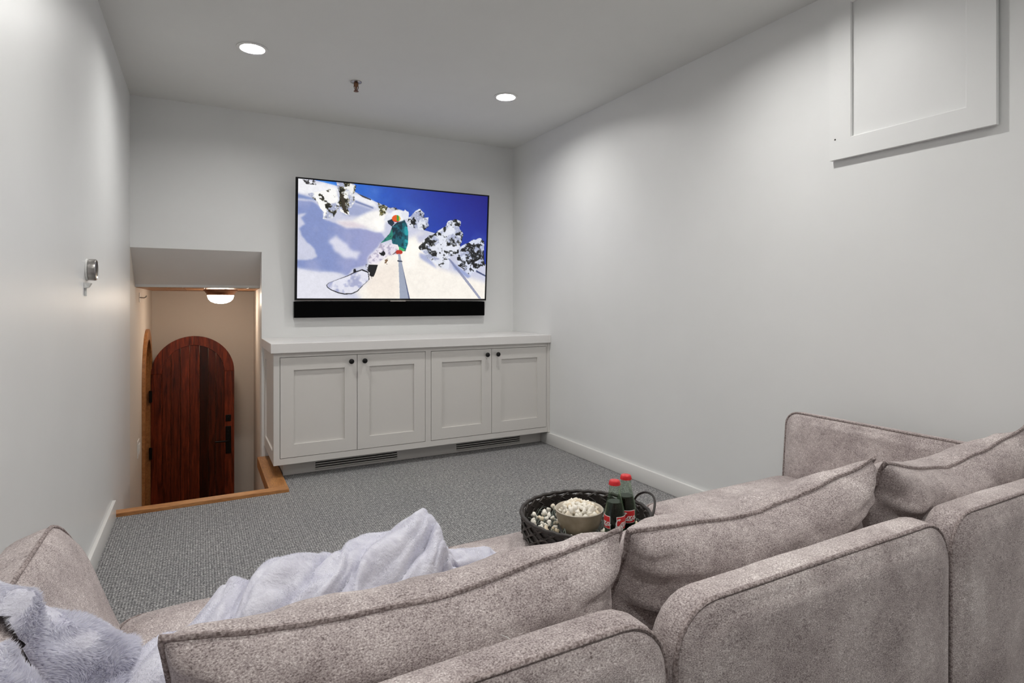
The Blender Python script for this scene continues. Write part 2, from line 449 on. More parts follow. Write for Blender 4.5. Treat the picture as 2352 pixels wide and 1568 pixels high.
# fire sprinkler
sp = thing('fire_sprinkler', 'small dark pendant fire sprinkler hanging from the ceiling', 'sprinkler', (0.825, 3.506, ZC))
link('escutcheon', lathe([(.0, 0), (.034, 0), (.033, -.004), (.022, -.007), (.012, -.008), (0, -.008)], 24, 40), M_steel, sp)
link('body', lathe([(.0, -.006), (.013, -.006), (.014, -.020), (.011, -.026), (.006, -.034), (.0045, -.05), (0, -.05)], 16, 40), M_bronze, sp)
for s in (-1, 1):
    link('frame_arm', tube([(s*.010, 0, -.018), (s*.013, 0, -.030), (s*.009, 0, -.046), (0, 0, -.056)], .0022, 6), M_bronze, sp)
link('deflector', lathe([(.0, -.055), (.014, -.055), (.015, -.058), (.0, -.060)], 16, 40), M_bronze, sp)

# thermostat on the left wall, little sensor bracket, hook, switch
th = thing('round_thermostat', 'round brushed metal thermostat on the left wall', 'thermostat', (XL, 2.80, 1.232))
link('back_plate', lathe([(0, .0005), (.043, .0005), (.043, .006), (.038, .008), (0, .008)], 40, 40, 'x'), M_white, th)
link('metal_ring', lathe([(.036, .008), (.0415, .009), (.0425, .028), (.0405, .033), (.0375, .034), (.036, .031)], 48, 30, 'x', cap=False), M_steel, th)
link('display', lathe([(.0, .0335), (.030, .0325), (.0365, .030), (.0365, .01), (0, .01)], 40, 30, 'x'), M_black, th)
sn = thing('corner_sensor', 'tiny white wedge bracket just below the round thermostat', 'sensor', (XL, 2.765, 1.158))
link('wedge', pyd([(0.0005, -.024, .022), (0.0005, .024, .022), (.022, .020, .020), (.022, -.020, .020), (.0005, -.024, 0), (.0005, .024, 0), (.014, .016, .004), (.014, -.016, .004)],
     [(0,1,2,3), (4,7,6,5), (0,4,5,1), (2,6,7,3), (0,3,7,4), (1,5,6,2)]), M_white, sn)
link('cable_clip', box(.0005, .007, -.006, .006, -.03, 0), M_white, sn)
hk = thing('coat_hook', 'small metal hook high on the stairwell left wall', 'hook', (XL, 5.04, 1.136))
link('hook_plate', box(.0005, .004, -.010, .010, -.035, .035, .001), M_steel, hk)
link('peg', tube([(.003, 0, 0), (.03, 0, -.003), (.042, 0, .004), (.045, 0, .014)], .004, 8), M_steel, hk)
sw = thing('light_switch', 'white double switch plate low on the stairwell left wall', 'switch', (XL, 4.93, .052))
link('switch_plate', box(.0005, .006, -.06, .06, -.06, .06, .002), M_white, sw)
for s in (-1, 1):
    link('rocker', box(.006, .012, s*.028-.016, s*.028+.016, -.034, .034, .003), M_white, sw)

# ------------------------------------------------------------------ media cabinet
CX0, CX1, CY, CYB, CZ0, CZ1 = 0.395, XR-.001, 3.81, YW-.001, 0.098, 0.788
cab = thing('media_cabinet', 'long painted built-in cabinet with four shaker doors under the television', 'cabinet', (1.39, 4.1, 0))
def cp(name, me, mat=M_cab, par=None):
    if par is None:
        for v in me.vertices: v.co.x -= 1.39; v.co.y -= 4.1
        return link(name, me, mat, cab)
    return link(name, me, mat, par)
doors = [(.4335, .9018), (.9052, 1.3705), (1.4155, 1.8813), (1.8847, 2.3525)]
DZ0, DZ1 = .1395, .7585
fr = .020
# face frame (stiles + rails)
cp('face_frame', boxes([(CX0, .4305, CY, CY+fr, CZ0, CZ1), (1.3735, 1.4125, CY, CY+fr, DZ0-.003, DZ1+.003), (2.3555, CX1, CY, CY+fr, CZ0, CZ1),
                        (.4305, 2.3555, CY, CY+fr, CZ0, DZ0-.003), (.4305, 2.3555, CY, CY+fr, DZ1+.003, CZ1)]))
cp('carcass', boxes([(CX0+.012, CX1, CY+.16, CYB, CZ0+.001, CZ1), (CX0+.012, CX1, CY+fr, CY+.16, CZ0+.001, CZ0+.02), (CX0+.012, CX0+.03, CY+fr, CY+.16, CZ0+.02, CZ1), (CX0+.03, CX1, CY+fr, CY+.16, CZ1-.015, CZ1)]), M_recess_shade)  # coloured near-black: shade of the door gaps is painted in
# left end: framed side panel
se = [(CX0, CX0+.014, CY+fr, CYB, CZ0, CZ0+.075), (CX0, CX0+.014, CY+fr, CYB, CZ1-.075, CZ1), (CX0, CX0+.014, CY+fr, CY+fr+.055, CZ0+.075, CZ1-.075), (CX0, CX0+.014, CYB-.07, CYB, CZ0+.075, CZ1-.075)]
cp('side_panel', boxes(se)); cp('side_infill', box(CX0+.009, CX0+.0118, CY+fr+.05, CYB-.065, CZ0+.07, CZ1-.07))
cp('scribe_moulding', box(2.366, CX1, CY-.006, CY, CZ0-.002, CZ1, .001))
rail = .079
for i, (x0, x1) in enumerate(doors):
    d = cp('door', boxes([(x0, x0+rail, CY-.001, CY+.019, DZ0, DZ1), (x1-rail, x1, CY-.001, CY+.019, DZ0, DZ1),
                          (x0+rail, x1-rail, CY-.001, CY+.019, DZ0, DZ0+rail), (x0+rail, x1-rail, CY-.001, CY+.019, DZ1-rail, DZ1)]))
    pm = box(x0+rail-.004, x1-rail+.004, CY+.010, CY+.017, DZ0+rail-.004, DZ1-rail+.004)
    for v in pm.vertices: v.co.x -= 1.39; v.co.y -= 4.1
    cp('door_panel', pm, M_cab, d)
    kx = (x1-.0395) if i % 2 == 0 else (x0+.0435)
    km = lathe([(.006, -.001), (.006, .010), (.013, .014), (.0165, .020), (.0165, .025), (.012, .030), (0, .031)], 20, 45, 'y')
    k = cp('knob', km, M_iron, d); k.location = (kx-1.39, CY-.001-4.1, .7185); k['label'] = 'black iron door knob'
TY = 3.920
V1, V2 = (.653, 1.212), (1.643, 2.190)
tk = [(.462, V1[0], TY, TY+.015, .001, CZ0), (V1[1], V2[0], TY, TY+.015, .001, CZ0), (V2[1], CX1, TY, TY+.015, .001, CZ0)]
for a, b in (V1, V2): tk += [(a, b, TY, TY+.015, .001, .014), (a, b, TY, TY+.015, .084, CZ0)]
tk += [(.462, .477, TY+.015, CYB, .001, CZ0)]
cp('toe_kick', boxes(tk))
cp('vent_shade_sheet', boxes([(.48, 2.3, TY+.05, TY+.06, .002, CZ0)]), M_recess_shade)  # added dark sheet, paints the shade behind the vent slats
for a, b in (V1, V2):
    g = cp('vent_grille', boxes([(a, a+.006, TY-.002, TY+.012, .010, .088), (b-.006, b, TY-.002, TY+.012, .010, .088), (a+.006, b-.006, TY-.002, TY+.012, .010, .014)]))
    for j in range(5):
        z = .0165+j*.0150
        sm = box(a+.006, b-.006, TY-.001, TY+.004, z, z+.0066)
        for v in sm.vertices: v.co.x -= 1.39; v.co.y -= 4.1; v.co.z += (v.co.y-(TY-4.1))*.25
        cp('slat', sm, M_cab, g)
ct = link('countertop', box(0.377, XR-.0005, 3.785, YW-.0005, .7885, .849, .003), M_counter)
tag(ct, 'thick white painted countertop on the long shaker cabinet', 'countertop')

# ------------------------------------------------------------------ shaker access panel high on the right wall
ap = thing('wall_hatch_panel', 'white framed hatch panel high on the right wall', 'panel', (XR, 1.232, 1.704))
PX = XR-.025
def pp(name, b, par=ap, bev=0, inner=None):
    bm = bmesh.new(); add_box(bm, *b)
    if inner:                      # small chamfer along the edge that faces the recess
        ax, val = inner
        es = [e for e in bm.edges if all(abs(v.co.x-b[0]) < 1e-5 and abs(v.co[ax]-val) < 1e-5 for v in e.verts)]
        bmesh.ops.bevel(bm, geom=es, offset=.005, segments=1, affect='EDGES')
    me = bm_mesh(bm)
    for v in me.vertices: v.co -= Vector((XR, 1.232, 1.704))
    return link(name, me, M_wall, par)
py0, py1, pz0, pz1 = .940, 1.526, 1.704, 2.415
def hatch_frame():
    def loop(x, a0, a1, c0, c1): return [(x, a0, c0), (x, a1, c0), (x, a1, c1), (x, a0, c1)]
    iy0, iy1, iz0, iz1, e = 1.030, 1.432, 1.789, 2.34, .004
    L_ = [loop(XR-.006, py0, py1, pz0, pz1), loop(PX, py0, py1, pz0, pz1), loop(PX, iy0-e, iy1+e, iz0-e, iz1+e), loop(PX+e, iy0, iy1, iz0, iz1), loop(XR-.006, iy0, iy1, iz0, iz1)]
    v = [p for l in L_ for p in l]; f = []
    for j in range(5):
        k = (j+1) % 5
        for i in range(4): m = (i+1) % 4; f.append((4*j+i, 4*j+m, 4*k+m, 4*k+i))
    me = pyd(v, f)
    for q in me.vertices: q.co -= Vector((XR, 1.232, 1.704))
    return me
link('frame', hatch_frame(), M_wall, ap)
pp('recessed_panel', (PX+.012, XR-.006, 1.028, 1.434, 1.787, 2.342), bev=0)
pp('backing', (XR-.006, XR-.0005, py0+.012, py1-.012, pz0+.012, pz1-.01), bev=0)
link('key_hole', lathe([(0, 0), (.0035, 0), (.003, .002), (0, .002)], 12, 40, 'x'), M_recess_shade, ap).location = (PX-XR-.0012, 1.501-1.232, 1.789-1.704)

# ------------------------------------------------------------------ television and soundbar
TW = 1.508; TX = 1.344
tv = thing('television', 'wall-mounted flat television showing a snowboarder in deep snow', 'television', (TX, 4.352, 1.113), (math.atan2(.062, .867), 0, 0))
TH = .870
link('casing', boxes([(-TW/2, TW/2, .004, .022, 0, TH), (-TW*.36, TW*.36, .022, .052, .05, TH*.7)]), M_black, tv)
b = .0125
link('bezel', boxes([(-TW/2, -TW/2+b+.003, -.004, .004, 0, TH), (TW/2-b, TW/2, -.004, .004, 0, TH), (-TW/2+b+.003, TW/2-b, -.004, .004, TH-.010, TH), (-TW/2+b+.003, TW/2-b, -.004, .004, 0, .016)]), M_black, tv)
link('bottom_strip', box(-TW/2+.002, TW/2-.002, -.0055, -.004, .0, .004), M_steel, tv)
lg = link('logo_plate', box(-.062, .062, -.008, -.004, -.007, .005, .0015), M_steel, tv)
# picture on the screen: colour per grid vertex, painted in code
def picture(nx, ny):
    u, v = np.meshgrid(np.linspace(0, 1, nx), np.linspace(0, 1, ny))       # v down
    # bilinear quad of the trace drawing
    src = np.array([[195, 125], [1980, 290], [1950, 1266], [168, 1268]], float)
    A = []; B = []
    for (x, y), (a, c) in zip(((0, 0), (1, 0), (1, 1), (0, 1)), src):
        A.append([x, y, 1, 0, 0, 0, -a*x, -a*y]); B.append(a)
        A.append([0, 0, 0, x, y, 1, -c*x, -c*y]); B.append(c)
    h = np.linalg.solve(np.array(A), np.array(B)); d = h[6]*u+h[7]*v+1
    px = (h[0]*u+h[1]*v+h[2])/d; py = (h[3]*u+h[4]*v+h[5])/d
    rs = np.random.RandomState(3)
    tabs = [rs.rand(257, 257) for _ in range(4)]
    def vn(x, y, s, k=0):
        x = x/s; y = y/s; xi = np.floor(x).astype(int); yi = np.floor(y).astype(int); fx = x-xi; fy = y-yi
        fx = fx*fx*(3-2*fx); fy = fy*fy*(3-2*fy); T = tabs[k]; xi %= 256; yi %= 256
        return (T[yi, xi]*(1-fx)+T[yi, xi+1]*fx)*(1-fy)+(T[yi+1, xi]*(1-fx)+T[yi+1, xi+1]*fx)*fy
    def fb(s, k=0): return .5*vn(px, py, s, k)+.3*vn(px+31, py+7, s/2.1, (k+1) % 4)+.2*vn(px+5, py+77, s/4.3, (k+2) % 4)
    wx = px+(fb(70, 0)-.5)*46; wy = py+(fb(70, 1)-.5)*46
    def inside(poly, x, y):
        r = np.zeros(x.shape, bool); n = len(poly)
        for i in range(n):
            x0, y0 = poly[i]; x1, y1 = poly[(i+1) % n]
            if y0 == y1: continue
            c = ((y0 > y) != (y1 > y)) & (x < (x1-x0)*(y-y0)/(y1-y0)+x0); r ^= c
        return r
    def blur(m, k):
        m = m.astype(float)
        for _ in range(2):
            for ax in (0, 1):
                w_ = [(0, 0), (0, 0)]; w_[ax] = (k, k); mp_ = np.pad(m, w_, mode='edge'); s = np.zeros_like(m)
                for q in range(2*k+1): s += mp_[q:q+m.shape[0], :] if ax == 0 else mp_[:, q:q+m.shape[1]]
                m = s/(2*k+1)
        return m
    img = np.zeros(px.shape+(3,))
    def put(mask, col, a=1.0):
        m = (mask.astype(float)*a)[..., None]; img[:] = img*(1-m)+np.array(col, float)*m
    # sky
    g = np.clip((px-450)/1500, 0, 1)[..., None]; hgt = np.clip((py-150)/800, 0, 1)[..., None]
    img[:] = np.array([52, 128, 226])*(1-g)+np.array([12, 8, 116])*g
    img[:] = img*(1-hgt*.55)+np.array([40, 96, 205])*hgt*.55
    put(np.clip((fb(220, 2)-.46)*3, 0, 1)*np.clip(1-np.abs(py-(.47*px-180))/110, 0, 1), (150, 175, 230), .30)
    # snow slope
    ridge = [(150, 100), (350, 140), (560, 195), (740, 255), (880, 325), (960, 360), (1060, 405), (1140, 445), (1250, 500), (1340, 600), (1480, 640), (1700, 750), (1990, 960), (1990, 1300), (100, 1300)]
    S = inside(ridge, px, py)
    put(S, (203, 205, 224))
    put(blur(inside([(150, 110), (560, 195), (900, 335), (940, 420), (700, 300), (500, 250), (380, 290), (190, 260)], wx, wy) & S, 3), (240, 240, 244))
    put(blur(inside([(190, 270), (330, 310), (450, 330), (350, 330), (190, 310)], px, py), 2), (128, 146, 195))
    shadow = [(150, 325), (330, 350), (430, 420), (430, 510), (620, 580), (760, 600), (960, 640), (1010, 690), (940, 760), (850, 870), (830, 940), (700, 985), (640, 1050), (560, 1018), (380, 1015), (150, 972),
              (150, 893), (310, 897), (368, 868), (340, 800), (225, 670), (205, 600), (255, 560), (215, 500), (275, 450), (150, 470)]
    sh = blur(inside(shadow, wx*.5+px*.5, wy*.5+py*.5), 2)
    put(sh, (133, 147, 196)); put(sh*np.clip((fb(160, 3)-.45)*3, 0, 1), (160, 166, 205), .6)
    put(sh*np.clip((px-480)/400, 0, 1), (172, 168, 205), .6)
    put(blur(inside([(560, 380), (720, 360), (900, 420), (760, 480), (620, 470)], px, py), 3), (150, 160, 200), .8)
    put(blur(inside([(465, 710), (545, 665), (640, 740), (700, 820), (795, 830), (740, 890), (640, 885), (545, 830)], wx, wy), 4), (218, 218, 234))
    mound = inside([(540, 525), (700, 520), (800, 470), (860, 440), (1000, 410), (1060, 470), (1000, 560), (990, 620), (930, 630), (800, 580), (640, 590)], px, py)
    put(blur(mound, 4), (246, 243, 240)); put(blur(inside([(900, 520), (1000, 470), (1000, 620), (940, 620)], px, py), 4), (255, 253, 248))
    put(blur(inside([(540, 530), (700, 530), (860, 590), (640, 590)], px, py), 4), (215, 200, 212), .7)
    fore = inside([(860, 900), (1000, 780), (1130, 740), (1240, 690), (1340, 640), (1480, 690), (1500, 960), (1620, 1000), (1990, 1120), (1990, 1300), (800, 1300), (720, 1200), (860, 1080)], px, py)
    put(blur(fore, 8), (249, 243, 234))
    put(blur(inside([(100, 975), (640, 1040), (460, 1130), (620, 1240), (800, 1300), (100, 1300)], px, py), 6), (226, 226, 236))
    put(blur(inside([(1230, 700), (1330, 690), (1330, 850), (1230, 1000), (1190, 900)], px, py), 8), (255, 252, 244))
    put(blur(inside([(1330, 830), (1420, 850), (1500, 980), (1420, 930), (1340, 880)], px, py), 3), (150, 160, 205), .8)
    put(blur(inside([(880, 1000), (1130, 900), (1140, 1260), (860, 1260), (820, 1150)], px, py), 9), (240, 226, 214), .55)
    put(blur(inside([(1300, 660), (1420, 650), (1440, 680), (1330, 740)], px, py), 5), (175, 180, 215), .7)
    # dark twigs on the upper left
    tw = inside([(225, 135), (350, 135), (365, 185), (240, 175)], px, py) & (fb(26, 1) > .56); put(tw, (60, 58, 60))
    put(inside([(740, 258), (880, 318), (878, 330), (800, 300)], px, py), (70, 62, 60))
    put(blur(inside([(730, 330), (900, 395), (900, 410), (730, 350)], px, py), 1), (120, 132, 175))
    # trees: snow clumps with dark hollows
    def tree(poly, frac, sc, dark, light, k=0):
        m = inside(poly, wx*.7+px*.3, wy*.7+py*.3)
        n = .74*fb(sc, k)+.26*fb(sc*.45, (k+2) % 4); put(m, light); put(m*np.clip((.52-fb(sc*1.7, (k+1) % 4))*7, 0, 1), (168, 174, 200))
        put(m*np.clip((n-frac+.015)*22, 0, 1), tuple(c*1.15 for c in dark)); put(m*np.clip((n-frac-.05)*20, 0, 1), tuple(c*.4 for c in dark)); put(m*np.clip((fb(sc*.3, (k+3) % 4)-.60)*8, 0, 1), light, .75)
    tree([(560, 150), (690, 160), (745, 185), (720, 260), (730, 330), (700, 400), (660, 400), (680, 480), (640, 470), (590, 430), (570, 330), (570, 230)], .50, 46, (72, 68, 40), (244, 243, 240), 1)
    tree([(290, 270), (420, 240), (520, 210), (580, 240), (575, 400), (560, 440), (520, 500), (420, 510), (440, 440), (370, 360)], .585, 60, (50, 48, 34), (250, 249, 246), 2)
    put(inside([(580, 260), (625, 260), (640, 420), (670, 480), (620, 440)], wx, wy) & (fb(30, 3) > .42), (58, 50, 38))
    tree([(940, 350), (1030, 380), (1020, 450), (960, 500), (945, 420)], .5, 40, (90, 84, 40), (238, 238, 226), 0)
    tree([(1050, 385), (1130, 410), (1110, 440), (1060, 410)], .42, 30, (70, 66, 72), (190, 190, 200), 3)
    tree([(1215, 500), (1290, 440), (1340, 415), (1375, 445), (1365, 490), (1415, 490), (1425, 580), (1380, 615), (1300, 600), (1225, 570)], .51, 40, (42, 44, 48), (226, 229, 240), 2)
    tree([(1335, 775), (1400, 690), (1490, 625), (1590, 560), (1605, 525), (1685, 500), (1728, 530), (1712, 585), (1748, 640), (1740, 700), (1700, 830), (1620, 870), (1605, 985), (1550, 975), (1400, 880)], .525, 46, (44, 46, 44), (226, 229, 240), 0)
    tree([(1685, 880), (1740, 755), (1840, 700), (1905, 685), (1955, 715), (1940, 800), (1955, 950), (1900, 960), (1820, 1045), (1690, 950)], .50, 38, (36, 38, 42), (216, 221, 238), 1)
    put(inside([(1345, 790), (1400, 720), (1440, 700), (1400, 760)], wx, wy), (38, 40, 36))
    put(blur(inside([(1620, 890), (1700, 960), (1820, 1050), (1790, 1070), (1660, 980)], px, py), 2), (140, 155, 205), .8)
    put(inside([(1600, 880), (1620, 880), (1790, 1090), (1920, 1266), (1895, 1266), (1760, 1090)], px, py), (120, 126, 160), .75)
    put(inside([(1870, 990), (1960, 1040), (1960, 1055), (1870, 1010)], px, py), (70, 80, 120))
    # snow spray and legs
    spray = inside([(960, 740), (1080, 735), (1130, 760), (1110, 830), (1040, 850), (950, 930), (850, 930), (840, 890), (920, 800)], wx, wy)
    put(blur(spray, 4), (232, 226, 236)); put(spray*np.clip((fb(30, 2)-.52)*7, 0, 1), (168, 160, 184), .8)
    put(inside([(950, 820), (985, 800), (1010, 830), (985, 850), (960, 840)], wx, wy), (20, 20, 24))
    put(inside([(1000, 900), (1035, 880), (1030, 940), (1005, 940)], px, py) & (fb(22, 0) > .5), (120, 90, 60))
    # rider: jacket, arm, helmet, goggles
    jac = inside([(1078, 575), (1130, 530), (1185, 498), (1218, 560), (1230, 640), (1226, 740), (1200, 815), (1150, 805), (1128, 752), (1078, 742), (1070, 700), (965, 738), (1010, 690), (1055, 640)], px, py)
    put(jac, (12, 92, 106)); put(jac*np.clip((fb(34, 3)-.47)*9, 0, 1), (6, 44, 58)); put(jac*np.clip((px-1165)/40, 0, 1)*np.clip((fb(40, 1)-.40)*6, 0, 1), (30, 158, 168))
    put(jac & inside([(965, 738), (1055, 645), (1075, 600), (1085, 660), (1070, 700)], px, py) & (fb(28, 2) > .45), (40, 130, 110))
    put(inside([(1140, 765), (1200, 800), (1180, 815), (1140, 800)], px, py), (60, 180, 110))
    hel = (px-1135)**2/75**2+(py-475)**2/58**2 < 1; put(blur(hel, 1), (240, 240, 244))
    put(inside([(1160, 450), (1200, 410), (1245, 440), (1220, 500), (1180, 500)], wx, wy), (228, 230, 240))
    put(inside([(1020, 470), (1060, 440), (1080, 480), (1060, 540), (1010, 530)], wx, wy), (232, 234, 242))
    put(inside([(1030, 525), (1075, 505), (1100, 545), (1075, 580), (1040, 550)], px, py), (30, 46, 62))
    gog = (px-1115)**2/40**2+(py-502)**2/34**2 < 1; put(gog, (226, 90, 22)); put(gog & (px > 1120), (60, 150, 60)); put(gog & (px > 1140), (232, 186, 30)); put(gog & (py > 525), (190, 40, 30))
    put((px-1140)**2/34**2+(py-822)**2/22**2 < 1, (188, 52, 34)); put(inside([(1075, 845), (1110, 815), (1116, 825), (1082, 848)], px, py), (120, 90, 90))
    # pole
    po = inside([(1132, 838), (1150, 838), (1172, 950), (1246, 1290), (1146, 1290)], px, py); put(po, (158, 166, 186))
    put(po & (px > 1150+(py-838)*.18), (88, 96, 128)); put(inside([(1125, 898), (1170, 905), (1170, 916), (1125, 912)], px, py), (60, 66, 84))
    # snowboard and binding
    bd = [(448, 1140), (470, 1118), (560, 1082), (650, 1048), (712, 1015), (790, 985), (850, 1010), (858, 1085), (800, 1140), (745, 1200), (690, 1226), (620, 1230), (560, 1218), (490, 1188), (455, 1162)]
    cxb, cyb = 650, 1120
    put(inside(bd, px, py), (26, 26, 32))
    bi = inside([((x-cxb)*.965+cxb, (y-cyb)*.90+cyb) for x, y in bd], px, py)
    put(bi, (226, 226, 238)); put(bi*np.clip((fb(80, 2)-.45)*6, 0, 1), (170, 174, 206))
    put(inside([(825, 938), (940, 945), (915, 1020), (895, 1065), (845, 1095), (862, 1020), (825, 985)], px, py) & (fb(40, 3) > .34), (18, 18, 22))
    put(inside([(705, 980), (750, 985), (745, 1005), (705, 1020)], px, py) & (fb(20, 1) > .4), (24, 24, 30))
    img *= (1+.05*(fb(46, 1)-.5)+.05*(fb(12, 3)-.5))[..., None]
    return np.clip(img, 0, 255)/255.0
def screen():
    nx, ny = 600, 336
    x0, x1, z0, z1 = -TW/2+b+.003, TW/2-b, .016, TH-.010
    img = picture(nx, ny); lin = np.where(img <= .04045, img/12.92, ((img+.055)/1.055)**2.4)
    X, Z = np.meshgrid(np.linspace(x0, x1, nx), np.linspace(z1, z0, ny))
    co = np.stack([X, np.full_like(X, -.0015), Z], -1).reshape(-1, 3)
    idx = np.arange(nx*ny).reshape(ny, nx)
    q = np.stack([idx[:-1, :-1], idx[1:, :-1], idx[1:, 1:], idx[:-1, 1:]], -1).reshape(-1, 4)
    me = bpy.data.meshes.new('screen'); me.from_pydata(co.tolist(), [], q.tolist())
    at = me.color_attributes.new('picture', 'FLOAT_COLOR', 'POINT')
    at.data.foreach_set('color', np.concatenate([lin.reshape(-1, 3), np.ones((nx*ny, 1))], 1).ravel().astype(np.float32))
    return me
def screen_mat():
    k = NB('lit screen'); a = k.node('ShaderNodeAttribute'); a.attribute_name = 'picture'
    k.set(Base_Color=(0.004, 0.004, 0.005), Roughness=0.35, Emission_Strength=1.0); k.L(a.outputs['Color'], k.b.inputs['Emission Color'])
    return k.m
link('screen', screen(), screen_mat(), tv)
sb = thing('soundbar', 'long black soundbar mounted directly under the television', 'soundbar', (1.336, 4.352, .990))
link('grille', box(-.748, .748, 0, .045, 0, .116, .003), M_cloth_black, sb)
link('end_cap', box(-.7505, -.748, .001, .045, .002, .114), M_black, sb); link('end_cap', box(.748, .7505, .001, .045, .002, .114), M_black, sb)
for x in (-.28, .28): link('wall_bracket', box(x-.02, x+.02, .045, .052, .03, .09), M_black, sb)

# ------------------------------------------------------------------ sectional sofa
def rrect(a, b, r, n=7):
    r = max(min(r, a-1e-4, b-1e-4), 1e-4); pts = []
    for cx, cy, a0 in ((a-r, b-r, 0), (-(a-r), b-r, PI/2), (-(a-r), -(b-r), PI), (a-r, -(b-r), 1.5*PI)):
        for i in range(n): t = a0+PI/2*i/(n-1); pts.append((cx+r*math.cos(t), cy+r*math.sin(t)))
    return pts
def densify(pts, step=.03):
    out = []
    for i, p in enumerate(pts):
        q = pts[(i+1) % len(pts)]; d = math.dist(p, q); k = max(1, int(d/step))
        for j in range(k): out.append((p[0]+(q[0]-p[0])*j/k, p[1]+(q[1]-p[1])*j/k))
    return out
def slab(w, h, t, rc, rb, puff_f, puff_b, amp=.004, seed=0):
    """upholstered slab, local axes a (width) b (height) c (thickness); returns list of verts, faces and the two edge outlines"""
    A, B = w/2, h/2; base = densify(rrect(A, B, rc)); n = len(base)
    mi = min(A, B)*.9
    def ring(ins):
        fx, fy = (A-ins)/A, (B-ins)/B
        return [(x*fx, y*fy) for x, y in base]
    prof = []
    ins = [mi]+[rb*1.05+(mi-rb*1.05)*q for q in (.72, .46, .24, .09)]+[rb*1.05]
    for k in ins: prof.append((k, -t/2-puff_b*(1-(1-min(k/mi, 1))**2.2)))
    for i in range(5): a = PI/2*i/4; prof.append((rb*(1-math.sin(a)), -t/2+rb*(1-math.cos(a))))
    for i in range(5): a = PI/2*i/4; prof.append((rb*(1-math.cos(a)), t/2-rb*(1-math.sin(a))))
    for k in ins[::-1]: prof.append((k, t/2+puff_f*(1-(1-min(k/mi, 1))**2.2)))
    vs, fs = [], []
    for k, c in prof:
        for x, y in ring(k):
            q = Vector((x*5+seed*3.1, y*5, c*5+seed))
            vs.append([x, y, c+amp*fbm(q, 3)])
    m = len(prof)
    for j in range(m-1):
        for i in range(n): k = (i+1) % n; fs.append((j*n+i, j*n+k, (j+1)*n+k, (j+1)*n+i))
    fs.append(tuple(range(n))[::-1]); fs.append(tuple(range((m-1)*n, m*n)))
    ro = ring(rb*.10)
    return vs, fs, [(x, y, -t/2+rb*.45) for x, y in ro], [(x, y, t/2-rb*.45) for x, y in ro]
ORG = Vector((1.0, 1.1, 0))
sofa = thing('sectional_sofa', 'mauve grey chenille sectional sofa seen from behind, filling the width of the room', 'sofa', ORG)
def place(vs, M): return [M @ Vector(v) for v in vs]
def frame(o, a, b, c):   # local axes -> sofa space
    m = Matrix.Identity(4)
    for i, ax in enumerate((a, b, c)):
        ax = Vector(ax).normalized()
        for r in range(3): m[r][i] = ax[r]
    for r in range(3): m[r][3] = o[r]
    return m
def upholster(name, M, parent, w, h, t, rc, rb, pf=.01, pb=.01, edges=(0, 1), pr=.0045, seed=0):
    vs, fs, e0, e1 = slab(w, h, t, rc, rb, pf, pb, seed=seed)
    o = link(name, pyd(place(vs, M), fs, 180), M_fabric, parent)
    for k in edges:
        loop = place((e0, e1)[k], M)
        link('piping', tube(loop, pr, 6, True), M_piping, o)
    return o
off = -ORG
# three backrest panels
for i, (x0, x1) in enumerate(((-.176, .640), (.654, 1.472), (1.484, 2.300))):
    M = frame(Vector(((x0+x1)/2, .708, .322))+off, (1, 0, 0), (0, .0, 1), (0, -1, 0))
    upholster('backrest', M, sofa, x1-x0, .604, .092, .085, .034, .012, .010, (1,), .0042, seed=i)
# arms: left leans outward, right nearly upright
def arm(xin, lean, y0, y1, zt, rc, t, s, seed):
    h = .44
    up = Vector((s*math.sin(lean), 0, math.cos(lean))); c = Vector((-s*math.cos(lean), 0, math.sin(lean)))   # c: inward normal
    top_in = Vector((xin, (y0+y1)/2, zt))
    o = top_in-up*h/2-c*t/2
    # right-handed axes: a along y (sign by side)
    a = up.cross(c)
    M = frame(o+off, a, up, c)
    return upholster('arm', M, sofa, y1-y0, h, t, rc, .030, .012, .008, (1,), .0042, seed)
arm(-.262, R(20), .74, 1.60, .648, .11, .105, -1, 11)
arm(2.165, R(5), .77, 1.60, .650, .055, .085, 1, 12)
# seats
for i, (x0, x1) in enumerate(((-.165, .597), (.603, 1.372), (1.378, 2.150))):
    M = frame(Vector(((x0+x1)/2, (.765+1.600)/2, .312))+off, (1, 0, 0), (0, 1, 0), (0, 0, 1))
    upholster('seat_cushion', M, sofa, x1-x0, .835, .16, .05, .036, .014, .0, (1,), .0038, seed=20+i)
    link('seat_base', box(x0+.01-ORG.x, x1-.01-ORG.x, .765-ORG.y, 1.58-ORG.y, .035, .232, .012), M_fabric, sofa)
    for sx in (x0+.06, x1-.06):
        for sy in (.82, 1.52):
            link('foot', lathe([(0, 0), (.022, 0), (.028, .036), (0, .036)], 12, 40), M_black, sofa).location = (sx-ORG.x, sy-ORG.y, .0005)

